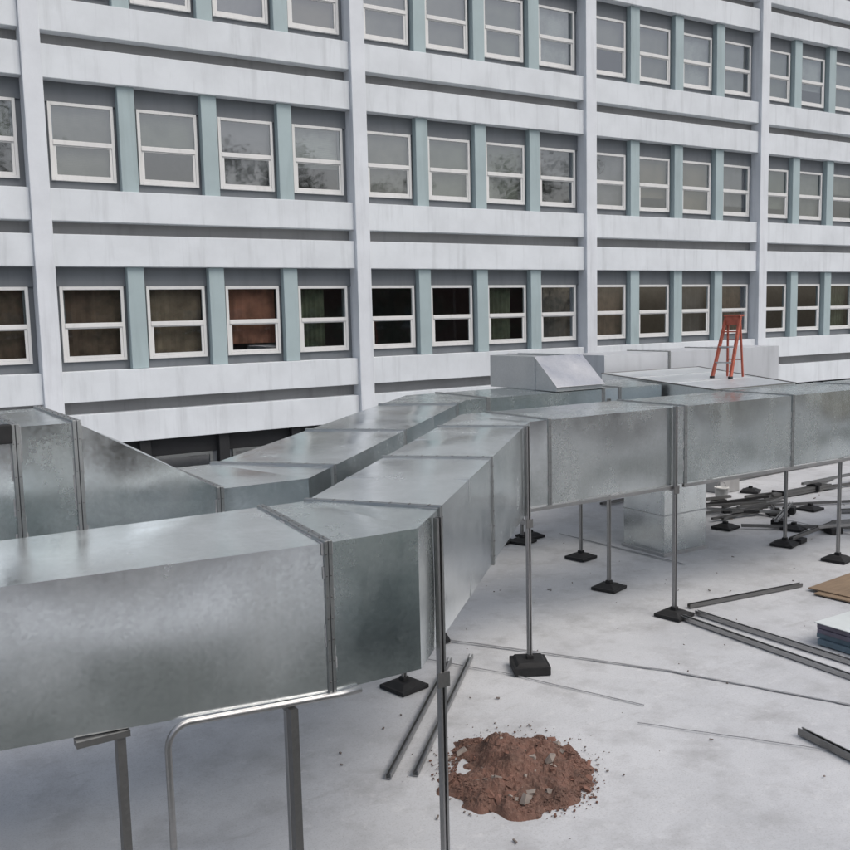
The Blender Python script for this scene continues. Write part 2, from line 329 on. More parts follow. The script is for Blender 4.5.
for n in BAYS:
    u = U0+n*BAY+PW+.002
    for r in ROWS:
        z = Z(r*FL)
        kid('sill_band', me_up, bld, (u, V0, z+W_), .01)
        kid('head_band', me_lo, bld, (u, V0, z+S), .01); kid('slot_back', me_slot, bld, (u, V0+.29, z+TT))
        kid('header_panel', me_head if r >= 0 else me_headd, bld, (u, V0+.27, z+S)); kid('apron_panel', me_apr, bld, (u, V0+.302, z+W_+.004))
        cx = u+inner/2-.002
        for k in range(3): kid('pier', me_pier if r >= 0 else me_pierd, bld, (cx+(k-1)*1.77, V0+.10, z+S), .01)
        for k in range(5): kid('jamb', me_jamb, bld, (cx+(k-2)*1.77*(1 if 0 < k < 4 else .975), V0+.312, z+S))
        for k in range(4):
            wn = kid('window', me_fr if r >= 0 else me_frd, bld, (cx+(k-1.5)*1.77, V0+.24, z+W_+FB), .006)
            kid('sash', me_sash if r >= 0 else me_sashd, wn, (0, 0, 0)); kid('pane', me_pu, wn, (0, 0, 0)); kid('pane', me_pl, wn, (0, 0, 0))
            if r < 0: continue
            if r >= 1:
                mt = BLINDS[rr.randrange(6)]; low = 0 if rr.random() < .45 else rr.uniform(.1, 1.3)
                kid('blind', blind_mesh(mt, round(low, 1), FH), wn, (0, 0, 0))
            else:
                if n == 0: c = ['brown', 'tan', 'rust', 'green'][k]
                elif n == -1: c = 'brown'
                else: c = rr.choice(['dark', 'dark', 'green', 'dark', 'brown', 'dark'])
                if n <= 0:
                    kid('curtain', blind_mesh(CURT[c], {'tan': 0, 'brown': .1, 'rust': .25, 'green': 0}[c], FH, -.6, .6 if c != 'green' else .1, True), wn, (0, 0, 0))
                elif rr.random() < .5:
                    e = rr.choice([-.25, 0, .2]); kid('curtain', blind_mesh(CURT[c], 0, FH, -.6 if rr.random() < .5 else e, .6 if rr.random() < .5 else .25, True), wn, (0, 0, 0))

# ------------------------------------------------------------------ duct builder
def ring(mb, Fp, Bp, z0, z1, ax, off, wd, pr):
    Fp, Bp, ax = Vector((*Fp, 0)), Vector((*Bp, 0)), Vector((*ax, 0)).normalized(); side = (Fp-Bp).normalized()
    b = len(mb.v)
    for t in (off, off+wd):
        for e in (-.001, pr):
            for p, z in ((Fp+side*e, z0-e), (Fp+side*e, z1+e), (Bp-side*e, z1+e), (Bp-side*e, z0-e)):
                q = p+ax*t; mb.v.append((q.x, q.y, z))
    for i in range(4):
        j = (i+1) % 4
        for q in ((4+i, 4+j, 12+j, 12+i), (0+i, 0+j, 4+j, 4+i), (8+i, 8+j, 12+j, 12+i), (0+i, 0+j, 8+j, 8+i)):
            mb.f.append(tuple(b+k for k in q)); mb.sm.append(0)
def duct_section(parent, st, mat, name='duct_section', caps=(0, 0)):
    """st: stations (front point, back point, z bottom, z top)"""
    mb = MB()
    for s0, s1 in zip(st, st[1:]):
        (f0, k0, a0, t0), (f1, k1, a1, t1) = s0, s1
        L = math.hypot(f1[0]-f0[0], f1[1]-f0[1])+math.hypot(k1[0]-k0[0], k1[1]-k0[1])
        n = 12 if L > 1.6 else 6; bu = random.uniform(.008, .016) if L > 1.6 else .005
        mid = Vector(((f0[0]+f1[0]+k0[0]+k1[0])/4, (f0[1]+f1[1]+k0[1]+k1[1])/4, (a0+t0)/2))
        def pt(p, z): return Vector((p[0], p[1], z))
        for q in ((pt(f0, a0), pt(f1, a1), pt(f1, t1), pt(f0, t0)), (pt(f0, t0), pt(f1, t1), pt(k1, t1), pt(k0, t0)),
                  (pt(k0, t0), pt(k1, t1), pt(k1, a1), pt(k0, a0)), (pt(k0, a0), pt(k1, a1), pt(f1, a1), pt(f0, a0))):
            if (q[0]-q[1]).length < 1e-4 and (q[2]-q[3]).length < 1e-4: continue
            o = (q[0]+q[1]+q[2]+q[3])/4-mid; mb.patch(*q, n=n, m=n, bulge=bu, out=o)
    for cp, s in zip(caps, (st[0], st[-1])):
        if cp: mb.patch((*s[0], s[2]), (*s[1], s[2]), (*s[1], s[3]), (*s[0], s[3]), 4, 4, .002)
    return mb.build(name, mat, parent)
def flange(parent, s, ax, pr=.016, w=.022):
    mb = MB(); f, k, a, t = s
    ring(mb, f, k, a, t, ax, -w-.004, w, pr); ring(mb, f, k, a, t, ax, .004, w, pr)
    fo = mb.build('flange', M['flange'], parent, .003)
    g = MB(); ring(g, f, k, a, t, ax, -.004, .008, pr-.006); g.build('gasket', M['gasket'], fo)
    se = MB(); F_, K_ = Vector((*f, 0)), Vector((*k, 0)); axv = Vector((*ax, 0)).normalized(); sd_ = (F_-K_).normalized()
    for sg in (-1, 1):
        for q in range(26):                          # brushed-on duct sealer, top then front
            if random.random() < .35: continue
            if q < 13: p = F_.lerp(K_, (q+.5)/13); z = t+.0015; u_ = (K_-F_)/13; nv = Vector((0, 0, 1))
            else: p = F_.copy(); z = a+(t-a)*(q-12.5)/13; u_ = Vector((0, 0, (t-a)/13)); nv = sd_; p = p+sd_*.0015
            wd = random.uniform(.007, .018); c = Vector((p.x, p.y, z))+axv*(sg*(w+.004+wd/2))
            se.bar(c-u_*.5, c+u_*.5, wd, .003, nv)
    tag(se.build('sealant', M['sealant'], fo), kind='stuff')
    sc = MB()
    for sg in (-1, 1):
        for q in range(7):
            for c in (Vector((F_.x, F_.y, a+(t-a)*(q+.5)/7))+sd_*(pr+.002), F_.lerp(K_, (q+.5)/7)+Vector((0, 0, t+pr+.002))):
                c = c+axv*(sg*(w/2+.004)); sc.box(c.x-.004, c.x+.004, c.y-.004, c.y+.004, c.z-.004, c.z+.004)
    tag(sc.build('screw', M['strut_dark'], fo), kind='stuff')
    return fo
def lipline(parent, s, ax, pr=.006, w=.014):          # standing seam across a panel
    mb = MB(); ring(mb, s[0], s[1], s[2], s[3], ax, -w/2, w, pr); return mb.build('standing_seam', M['galvD'], parent)

# duct run A (front)
ZT, ZB = Z(-1.40), Z(-2.54)
dA = tag(empty('front_duct'), 'large galvanised duct run nearest the camera with two angled bends', 'air duct')
def A(f, k, zt=ZT): return (f, k, Z(-2.37)+(ZB-Z(-2.37))*min(1, max(0, (f[1]-5.3)/4.45)), zt)
a0 = ((-3.6, 5.86), (-3.6, 6.75), Z(-2.25), ZT); a1 = ((.2, 5.52), (.2, 6.70), Z(-2.30), ZT); a2 = A((2.55, 5.3), (2.66, 6.65)); am = A((3.22, 5.3), (3.03, 6.65)); a3 = A((3.70, 5.78), (3.05, 6.67))
a4 = A((5.42, 7.50), (4.65, 8.27)); a5 = A((7.28, 9.36), (6.51, 10.13)); am2 = A((7.67, 9.75), (7.53, 11.15)); a6 = A((8.0, 9.75), (8.0, 11.15))
aR = [A((u, 9.75), (u, 11.15)) for u in (10.57, 13.02, 15.5, 18.0, 20.5, 23, 26)]
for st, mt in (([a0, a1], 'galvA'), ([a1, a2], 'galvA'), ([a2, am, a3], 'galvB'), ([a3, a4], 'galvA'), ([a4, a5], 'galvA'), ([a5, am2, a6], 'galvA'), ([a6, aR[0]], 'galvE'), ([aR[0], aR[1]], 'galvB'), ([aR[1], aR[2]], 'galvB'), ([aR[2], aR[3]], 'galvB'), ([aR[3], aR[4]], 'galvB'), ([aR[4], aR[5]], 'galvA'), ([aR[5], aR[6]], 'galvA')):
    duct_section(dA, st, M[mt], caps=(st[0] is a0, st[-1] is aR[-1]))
for s, ax in ((a1, (1, 0)), (a2, (1, .05)), (a3, (.8, .6)), (a4, (1, 1)), (a5, (1, 1)), (a6, (1, 0)), *[(x, (1, 0)) for x in aR[:-1]]): flange(dA, s, ax)
for f, k in (((4.55, 6.63), (3.78, 7.40)), ((6.35, 8.43), (5.58, 9.20))): lipline(dA, A(f, k), (1, 1))

# duct run B (behind)
dB = tag(empty('rear_duct'), 'galvanised duct run behind the front duct, stepping down through a sloped reducer', 'air duct')
TB = Z(-1.40); TBIG = Z(-.75); BBt = Z(-2.5)
def Bs(f, k, zt=TB): return (f, k, BBt, zt)
b0 = Bs((-3.6, 7.6), (-3.6, 9.2), TBIG); b1 = Bs((1.12, 7.6), (1.12, 9.2), TBIG); b2 = Bs((1.56, 7.6), (1.56, 9.2), TBIG); b3 = Bs((2.68, 7.6), (2.68, 9.0)); bm = Bs((3.5, 7.6), (3.1, 9.0)); b4 = Bs((3.98, 8.08), (3.13, 9.03))
b5 = Bs((5.95, 10.05), (5.05, 10.95)); b6 = Bs((8.35, 12.45), (7.45, 13.35)); bm2 = Bs((8.9, 13.0), (8.7, 14.6)); b7 = Bs((9.35, 13.0), (9.35, 14.6)); b8 = Bs((11.95, 13.0), (11.95, 14.6)); b8b = Bs((12.35, 13.0), (12.35, 14.6)); b9 = Bs((13.43, 13.0), (14.04, 14.6))
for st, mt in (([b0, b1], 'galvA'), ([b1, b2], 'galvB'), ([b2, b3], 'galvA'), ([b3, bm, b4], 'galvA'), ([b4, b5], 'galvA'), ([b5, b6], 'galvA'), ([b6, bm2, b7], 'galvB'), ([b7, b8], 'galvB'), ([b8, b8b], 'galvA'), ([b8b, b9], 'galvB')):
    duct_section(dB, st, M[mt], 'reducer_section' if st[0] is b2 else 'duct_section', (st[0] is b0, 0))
for s, ax in ((b1, (1, 0)), (b2, (1, 0)), (b3, (1, 0)), (b4, (.8, .6)), (b5, (1, 1)), (b6, (1, 1)), (b7, (1, 0)), (b8, (1, 0)), (b8b, (1, 0))): flange(dB, s, ax, .02, .024)
lipline(dB, Bs((7.1, 11.2), (6.2, 12.1)), (1, 1))
MB().box(.98, 1.09, 7.5, 7.596, Z(-.86), Z(-.72)).build('damper_actuator', M['rubber'], dB, .008)

# plenum C, between the runs, and the low duct D by the facade
dC = tag(empty('plenum'), 'wide flat galvanised plenum under the red stepladder', 'plenum')
zc = Z(-1.38); mb = MB(); poly = [(12.85, 11.19), (14.75, 16.1), (17.9, 16.1), (15.0, 11.19)]
pc = [Vector((*p, 0)) for p in poly]
def V3(p, z): return Vector((p[0], p[1], z))
for i in range(4):
    p, q = poly[i], poly[(i+1) % 4]; mid = Vector(((p[0]+q[0])/2-15, (p[1]+q[1])/2-13.6, 0))
    mb.patch(V3(p, ZB), V3(q, ZB), V3(q, zc), V3(p, zc), 10, 6, .005, mid)
mb.patch(V3(poly[0], zc), V3(poly[3], zc), V3(poly[2], zc), V3(poly[1], zc), 10, 12, .006, (0, 0, 1)); mb.patch(V3(poly[0], ZB), V3(poly[3], ZB), V3(poly[2], ZB), V3(poly[1], ZB), 6, 6, .004, (0, 0, -1))
mb.build('plenum_box', M['galvF'], dC)
e = MB()
for i in range(4):
    p, q = poly[i], poly[(i+1) % 4]; e.bar(V3(p, zc+.004), V3(q, zc+.004), .035, .02)
e.build('edge_angle', M['strut_dark'], dC)
for t in (.33, .66):
    e = MB(); p = pc[0].lerp(pc[1], t); q = pc[3].lerp(pc[2], t); e.bar(V3(p, zc+.008), V3(q, zc+.008), .022, .014); e.build('standing_seam', M['galvD'], dC)
dD = tag(empty('low_wall_duct'), 'pale grey clad duct lying along the white facade behind the ladder', 'air duct')
def Ds(u): return ((u, 16.5), (u, 17.9), Z(-2.2), Z(-1.0))
for x, y, c in ((15.2, 17.3, (1, 0)), (17.3, 19.4, (0, 0)), (19.4, 21.4, (0, 1))): duct_section(dD, [Ds(x), Ds(y)], M['clad'], caps=c)
for x in (17.3, 19.4): flange(dD, Ds(x), (1, 0), .025, .025)

# intake hood sitting on the rear duct
hd = tag(empty('intake_hood', (11.5, 14, TB)), 'boxy metal intake hood with a bright sloping lid on the rear duct', 'hood')
def H(name, mb, mat): o = mb.build(name, mat, hd, .004); o.matrix_parent_inverse = Matrix.Translation(-Vector(hd.location)); return o
h0, h1 = TB+.014, Z(-.78); ua, ub = 10.85, 11.95
mb = MB().box(ua, ub, 13.62, 15.0, h0, h1); H('hood_box', mb, M['galvD'])
mb = MB(); v_ = [(13.615, h1-.01), (13.02, h0+.10), (13.02, h0), (13.615, h0)]
n = len(v_); mb.v = [(ua+.01, y, z) for y, z in v_]+[(ub-.01, y, z) for y, z in v_]; mb.f = [tuple(range(n)), tuple(range(2*n-1, n-1, -1))]+[(i, n+i, n+(i+1) % n, (i+1) % n) for i in range(n)]; mb.sm = [0]*(n+2)
H('hood_apron', mb, M['galvD'])
d_ = Vector((0, v_[1][0]-v_[0][0], v_[1][1]-v_[0][1])).normalized(); nn = Vector((0, -d_.z, d_.y)); nn = nn if nn.z > 0 else -nn
mb = MB(); p0 = Vector((0, *v_[0]))+nn*.012-d_*.01; p1 = Vector((0, *v_[1]))+nn*.012+d_*.05
mb.bar((ua-.02+(ub-ua)/2+.02, p0.y, p0.z), (ua+(ub-ua)/2, p1.y, p1.z), ub-ua+.04, .012, nn); H('sloping_lid', mb, M['lid'])
for x in (ua+.45, ub-.4): H('standing_seam', MB().box(x-.012, x+.012, 13.6, 15.02, h1+.001, h1+.018), M['galvD'])

# riser under the plenum
rs = tag(empty('duct_riser'), 'upright plain metal duct rising from the roof under the plenum', 'air duct')
rx0, rx1, ry0, ry1 = 12.75, 13.85, 12.25, 13.3
duct_like = MB()
for q, o in ((((rx0, ry0), (rx1, ry0)), (0, -1, 0)), (((rx1, ry0), (rx1, ry1)), (1, 0, 0)), (((rx1, ry1), (rx0, ry1)), (0, 1, 0)), (((rx0, ry1), (rx0, ry0)), (-1, 0, 0))):
    p, r = q; duct_like.patch((*p, .0), (*r, .0), (*r, ZB-.003), (*p, ZB-.003), 8, 8, .006, o)
duct_like.build('riser_body', M['galvE'], rs)
for z in (.75, 1.45): MB().box(rx0-.012, rx1+.012, ry0-.012, ry1+.012, z-.012, z+.012).build('standing_seam', M['galvD'], rs)
MB().prism([(rx0-.04, ry0-.04), (rx1+.04, ry0-.04), (rx1+.04, ry1+.04), (rx0-.04, ry1+.04)], -.02, .05).build('base_kerb', M['kerb'], rs, .01)

# ------------------------------------------------------------------ supports
def foot_mesh(s=.215, h=.05, r=.1, h2=.10):
    mb = MB(); n = 4
    mb.prism([(-s, -s), (s, -s), (s, s), (-s, s)], 0, h)
    b = len(mb.v); mb.v += [(x*s*.86, y*s*.86, h) for x, y in ((-1, -1), (1, -1), (1, 1), (-1, 1))]+[(x*r, y*r, h2) for x, y in ((-1, -1), (1, -1), (1, 1), (-1, 1))]
    mb.f += [(b+i, b+(i+1) % 4, b+4+(i+1) % 4, b+4+i) for i in range(4)]+[(b+4, b+5, b+6, b+7)]; mb.sm += [0]*5
    mb.box(-.045, .045, -.045, .045, h2-.01, h2+.05); return mb
FOOT = mesh('foot', foot_mesh(), M['rubber']); FOOTB = mesh('foot', foot_mesh(.23, .11, .17, .15), M['rubber'])
def foot(parent, x, y, rot=0.0, me=None):
    o = link('foot', me or FOOT, parent, .008); o.location = (x, y, -.004); o.rotation_euler.z = rot; return o
def post(parent, x, y, z1, w=.05, z0=.13, mat='strut'):
    mb = MB(); mb.channel((x, y, z0), (x, y, z1), w, w, .005, (0, -1, 0)); return mb.build('post', M[mat], parent)
def crossbar(parent, a, b, z, w=.05):
    mb = MB(); mb.channel((*a, z), (*b, z), w, w, .005); return mb.build('crossbar', M['strut'], parent)
def stand(label, legs, z_bar, tops=None, bar=True, rot=0.0, feet=None, mat='strut'):
    s = tag(empty('support_stand', (legs[0][0], legs[0][1], 0)), label, 'support stand', 'duct support stands')
    start = set(o.name for o in bpy.data.objects)
    for i, (x, y) in enumerate(legs):
        post(s, x, y, tops[i] if tops else z_bar+.03, mat=mat); foot(s, x, y, rot+i*.12, feet[i] if feet else None)
        cl = MB(); zz = min(z_bar, tops[i] if tops else z_bar); cl.box(x-.05, x+.05, y-.036, y-.026, zz-.06, zz+.05); cl.build('bracket', M['strut_dark'], s)
    if bar and len(legs) > 1: crossbar(s, legs[0], legs[1], z_bar)
    inv = Matrix.Translation(-Vector(s.location))
    for o in s.children: o.matrix_parent_inverse = inv
    return s
zb = ZB-.06
stand('support stand with a thick black block foot below the bend of the front duct', [(7.24, 9.25), (6.85, 10.95)], zb, [ZT+.02, ZB-.03], True, -.5, [FOOTB, None])
stand('tall support stand running up the face of the front duct, foot beside floor channels', [(10.30, 9.69), (10.5, 11.3)], zb, [ZT+.02, ZT+.02], True, .2)
stand('rightmost support stand at the edge, under the right end of the front duct', [(14.95, 10.2), (15.17, 11.48)], zb, [ZB-.03, ZB-.03], True, .2)
stand('support stand under the straight end of the rear duct', [(11.45, 13.07), (11.35, 14.7)], zb, [ZB-.03, ZB-.03], True, .2)
stand('support stand under the angled part of the rear duct, foot behind the corner post', [(5.62, 9.66), (4.75, 10.6)], zb, [ZB-.03, ZB-.03], True, .2)
stand('corner post at the first bend of the front duct', [(3.56, 5.58), (2.85, 6.75)], zb, [ZT-.02, ZB-.03], False, .1)
# longitudinal channel along the lower edge of duct A, bend to second stand
mb = MB(); mb.channel((7.35, 9.72, ZB-.028), (10.40, 9.72, ZB-.028), .045, .045, .005); tag(mb.build('edge_channel', M['strut']), 'steel channel under the lower edge of the front duct past its second bend', 'channel')
mb = MB(); mb.channel((10.5, 9.72, ZB-.028), (15.0, 9.72, ZB-.028), .045, .045, .005); tag(mb.build('edge_channel', M['strut']), 'steel channel under the far right end of the front duct', 'channel')

# bent tube frame under the near part of duct A
tf = tag(empty('tube_frame', (2, 5.28, 0)), 'bent grey tube frame carrying the near end of the front duct', 'tube frame')
def TF(name, mb, mat): o = mb.build(name, mat, tf); o.matrix_parent_inverse = Matrix.Translation(-Vector(tf.location)); return o
zr = Z(-2.37)-.02; r = .13; pts = [(1.50, 5.36, 0.0), (1.50, 5.36, zr+.03-r)]+[(1.50+r-r*math.cos(t), 5.355, zr+.03-r+r*math.sin(t)) for t in [math.pi/2*k/6 for k in range(1, 7)]]+[(2.6, 5.27, zr), (2.74, 5.27, zr)]
TF('rail', MB().tube(pts, .021, 12), M['strut'])
TF('post', MB().bar((2.27, 5.30, 0), (2.27, 5.30, zr-.022), .07, .05), M['strut_dark'])
TF('post', MB().bar((1.25, 5.45, 0), (1.25, 5.45, zr+.01), .07, .05), M['strut_dark'])
TF('bracket', MB().box(1.0, 1.3, 5.40, 5.48, zr+.012, zr+.05), M['strut_dark'])
TF('crossbar', MB().bar((2.27, 5.34, zr-.03), (2.27, 6.6, zr-.03), .05, .05), M['strut_dark'])
TF('crossbar', MB().bar((1.25, 5.49, zr+.015), (1.25, 6.6, zr+.015), .05, .05), M['strut_dark'])

# channels lying on the roof
def floor_channel(label, a, b, z=.035, w=.06, mat='strut'):
    mb = MB(); mb.channel((*a, z), (*b, z), w, .055, .006); return tag(mb.build('floor_channel', M[mat]), label, 'channel', 'steel channels on the roof')
floor_channel('left channel of the pair on the roof behind the corner post', (4.3, 7.75), (6.55, 10.05))
floor_channel('right channel of the pair on the roof behind the corner post', (4.55, 7.65), (6.85, 10.0))
floor_channel('near channel of the pair running from the tall stand towards the white-topped stack', (10.28, 9.55), (10.15, 5.6), .035, .08)
floor_channel('far channel of the pair running from the tall stand towards the white-topped stack', (10.62, 9.55), (10.62, 5.6), .035, .07)
floor_channel('single channel running from the tall stand to the plywood sheet', (10.75, 9.82), (13.05, 9.55), .035, .07, 'strut_dark')
floor_channel('long channel lying behind the rightmost stand, nearest of the far clutter', (15.65, 12.9), (18.5, 10.2), .06, .07, 'strut_dark')
floor_channel('channel lying crosswise in the far clutter near the white bucket', (17.2, 14.2), (21.5, 12.2), .05, .07, 'strut_dark')
floor_channel('channel at the far edge of the clutter under the duct end', (18.2, 14.9), (24.2, 14.0), .05, .08, 'strut_dark')
floor_channel('blue-grey channel behind the rightmost post', (17.4, 12.0), (21.0, 10.2), .05, .16)
floor_channel('second blue-grey channel behind the rightmost post', (18.5, 12.6), (22.6, 10.5), .05, .16)
def spare_foot(label, x, y, rot):
    f = empty('spare_foot', (x, y, 0)); tag(f, label, 'rubber foot', 'spare rubber feet'); o = link('rubber_block', FOOT, f, .008); o.rotation_euler.z = rot; return f
spare_foot('loose black rubber foot at the end of the nearest clutter channel', 15.4, 13.1, .2)
spare_foot('loose black rubber foot lying behind the rear right post', 17.3, 13.3, .9)
spare_foot('loose black rubber foot at the far edge of the clutter', 19.0, 15.4, .5)
spare_foot('loose black rubber foot under the rear duct, left of a pair', 11.0, 14.95, .4)
spare_foot('loose black rubber foot by the far end of the pale strip of roof', 16.4, 12.2, .3)
floor_channel('thin dark bar crossing under the right end of the front duct', (15.9, 13.6), (22.0, 15.2), .04, .06, 'strut_dark')
floor_channel('dark bar beside the loose foot behind the rear right post', (16.6, 12.6), (17.9, 13.9), .04, .06, 'strut_dark')
floor_channel('long dark bar furthest back beneath the front duct', (15.0, 16.4), (25.0, 16.9), .05, .09, 'strut_dark')
floor_channel('dark bar lying near the wrapped bundle', (19.0, 12.2), (24.0, 12.9), .05, .08, 'strut_dark')
spare_foot('loose black rubber foot beside the wrapped bundle', 18.3, 13.2, .1)
spare_foot('loose black rubber foot furthest right in the clutter', 20.6, 13.4, .7)
spare_foot('loose black rubber foot under the rear duct, right of a pair', 11.75, 14.95, .1)
bn = tag(empty('wrapped_bundle', (19.6, 14.6, 0)), 'dark wrapped bundle of strut lengths behind the rear right post', 'bundle')
for k in range(7): MB().channel((-1.3+.07*k, -.18+.06*(k % 4), .045+.062*(k//4)), (1.4-.05*k, -.16+.06*(k % 4), .045+.062*(k//4)), .055, .055, .006).build('strut_length', M['strut_dark'], bn)
for x in (-.7, .6): MB().box(x, x+.05, -.25, .1, 0.0, .16).build('tie_band', M['rubber'], bn)
cr = tag(empty('carton', (18.6, 16.0, 0)), 'low pale carton at the back of the clutter under the duct', 'carton')
MB().box(-.35, .35, -.3, .3, 0, .34).build('carton_body', M['kerb'], cr, .006); MB().box(-.36, .0, -.31, .31, .342, .35).build('flap', M['wrap'], cr); MB().box(.004, .36, -.31, .31, .342, .352).build('flap', M['wrap'], cr)
q = random.Random(9)
for k, (x, y, an, L_, hh) in enumerate([(16.2, 11.6, .2, 1.9, .09), (17.6, 11.2, -.35, 2.6, .12), (18.9, 10.9, .1, 3.0, .10), (17.0, 12.9, .5, 2.0, .15), (20.5, 11.8, -.2, 3.2, .13), (21.5, 14.6, .05, 3.4, .2), (16.4, 15.0, -.15, 2.4, .12)]):
    tr = tag(empty('trestle_rail', (x, y, 0)), ['grey low rail on blocks just behind the rightmost post', 'low rail on blocks crossing right of the rear right post', 'low rail on blocks at the right edge in front of the bundle', 'short low rail on blocks beside the loose feet', 'long low rail on blocks at the right edge of the clutter', 'low rail on blocks far back at the right edge', 'low rail on blocks near the white bucket'][k], 'rail', 'low rails in the far clutter')
    MB().channel((-L_/2, 0, hh+.03), (L_/2, 0, hh+.03), .07, .06, .006).build('rail', M['strut' if k % 2 else 'strut_dark'], tr)
    for xx in (-L_*.36, L_*.36): MB().prism([(xx-.13, -.13), (xx+.13, -.13), (xx+.13, .13), (xx-.13, .13)], 0, hh-.002).build('block', M['rubber'], tr, .01)
    tr.rotation_euler.z = an
for k, (x, y, lb) in enumerate([(19.3, 11.4, 'tangled pile of strut offcuts right of the rightmost post'), (21.8, 13.3, 'tangled pile of strut offcuts far back at the right edge'), (16.9, 14.0, 'tangled pile of strut offcuts beyond the rear right post')]):
    sp = tag(empty('strut_pile', (x, y, 0)), lb, 'strut pile', 'piles of strut offcuts'); q = random.Random(40+k)
    for i_ in range(11):
        an, L_ = q.gauss(0, .55), q.uniform(.6, 2.1); cx_, cy_ = q.uniform(-.5, .5), q.uniform(-.45, .45); z0_, z1_ = .04+.028*i_*q.uniform(.5, 1), .04+.028*i_*q.uniform(.3, 1)
        MB().channel((cx_-L_/2*math.cos(an), cy_-L_/2*math.sin(an), z0_), (cx_+L_/2*math.cos(an), cy_+L_/2*math.sin(an), z1_), .055, .05, .006).build('strut_length', M[q.choice(['strut', 'strut_dark', 'strut_dark', 'rubber'])], sp)
# white bucket
bk = tag(empty('white_bucket', (17.6, 15.1, 0)), 'small white plastic bucket in the clutter beyond the riser', 'bucket')
mb = MB(); n = 16; prof = [(.13, 0), (.16, .30), (.172, .30), (.172, .33), (.155, .33), (.125, .03)]
for (rad, z) in prof: mb.v += [(rad*math.cos(6.28318*k/n), rad*math.sin(6.28318*k/n), z) for k in range(n)]
for j in range(len(prof)-1):
    for k in range(n): mb.f.append((j*n+k, j*n+(k+1) % n, (j+1)*n+(k+1) % n, (j+1)*n+k)); mb.sm.append(1)
mb.f.append(tuple((len(prof)-1)*n+k for k in range(n))); mb.sm.append(0)
mb.build('bucket_body', M['whitep'], bk); MB().tube([(.172*math.cos(t), .02+.0*t, .31+.14*math.sin(t)) for t in [math.pi*k/10 for k in range(11)]], .006, 6).build('handle', M['strut_dark'], bk)

# ------------------------------------------------------------------ stepladder on the plenum
ld = empty('stepladder', (15.08, 12.98, zc+.01)); tag(ld, 'red fibreglass stepladder standing on the plenum in front of the facade', 'stepladder')
Lh = 1.22; wb, wt = .40, .30; lean = .46
for sgn in (-1, 1):
    MB().channel((sgn*wb/2, 0, 0), (sgn*wt/2, lean, Lh), .045, .07, .012, (0, -1, 0)).build('rail', M['red'], ld)
    MB().bar((sgn*(wb/2-.03), lean+.10, 0), (sgn*(wt/2-.02), lean+.03, Lh-.04), .03, .035).build('rear_rail', M['red'], ld)
    MB().box(sgn*wb/2-.03, sgn*wb/2+.03, -.045, .045, -.008, .04).build('shoe', M['rubber'], ld)
for k in range(1, 4):
    t = k/4; y = lean*t; wv = wb+(wt-wb)*t; MB().box(-wv/2+.008, wv/2-.008, y-.04, y+.045, Lh*t-.012, Lh*t+.014).build('step', M['red' if k == 3 else 'alu'], ld, .003)
MB().box(-wt/2-.03, wt/2+.03, lean-.07, lean+.11, Lh, Lh+.035).build('top_cap', M['red'], ld, .006)
MB().box(-wt/2+.02, wt/2-.02, lean-.055, lean-.03, Lh-.17, Lh-.002).build('front_plate', M['red'], ld, .004)
for z in (.35, .75): MB().bar((-wb/2+.05, lean+.10-(.07*z/Lh), z), (wb/2-.05, lean+.10-(.07*z/Lh), z), .02, .02).build('brace', M['red'], ld)
ld.rotation_euler.z = -math.radians(78)

# ------------------------------------------------------------------ plywood, stack of boards, rubble, offcut
pw = empty('plywood_sheet', (13.6, 8.8, .012)); tag(pw, 'brown plywood sheet lying on the roof behind the white-topped stack', 'plywood')
MB().box(-.75, 1.1, -.55, .42, 0, .02).build('sheet', M['ply'], pw, .002); MB().box(-.6, 1.2, -.35, .6, .022, .042).build('sheet', M['ply'], pw, .002); pw.rotation_euler.z = .10
stk = empty('board_stack', (10.95, 7.75, 0)); tag(stk, 'stack of purple and blue boards with a white wrapped top at the right edge', 'board stack')
for i, (z0, z1, mt, dx) in enumerate(((.0, .075, 'blue', -.02), (.08, .145, 'blue', .02), (.15, .21, 'purple', 0), (.215, .285, 'purple', .015))):
    MB().box(dx, 1.5+dx, -1.4+dx, dx, z0, z1).build('board', M[mt], stk, .005)
mb = MB(); mb.patch((-.02, -1.43, .296), (1.55, -1.43, .296), (1.55, .03, .296), (-.02, .03, .296), 12, 12, .03, (0, 0, 1)); mb.box(-.02, 1.55, -1.43, .03, .288, .2955); mb.build('wrap', M['wrap'], stk)
rb = tag(empty('rubble_heap', (5.42, 7.15, 0)), 'heap of red-brown rubble on the roof beside the corner post', 'rubble')
mb = MB(); n = 120; q = random.Random(5)
from mathutils import noise as mn
def heap(x, y):
    d = math.hypot(x/1.05, y/1.0); w1 = mn.noise((x*1.7+3, y*1.7, .3)); d2 = d+.42*w1+.22*mn.noise((x*4.3, y*4.3, 7.1))
    h = .30*max(0, 1-d2)**1.1+.13*max(0, 1-math.hypot((x-.15)/.35, (y-.55)/.3))
    k = min(1, max(0, (1-d2)*4))
    return h+k*(.05*mn.noise((x*5, y*5, 1))+.028*mn.noise((x*14, y*14, 2))+.016*mn.noise((x*34, y*34, 3)))-.05*min(1, max(0, (d2-.82)/.18))
for j in range(n+1):
    for i in range(n+1):
        x, y = (i/n-.5)*2.9, (j/n-.5)*2.8; mb.v.append((x*.70, y*.80, heap(x, y)*.85))
for j in range(n):
    for i in range(n): k = j*(n+1)+i; mb.f.append((k, k+1, k+n+2, k+n+1)); mb.sm.append(0)
mb.build('soil', M['soil'], rb)
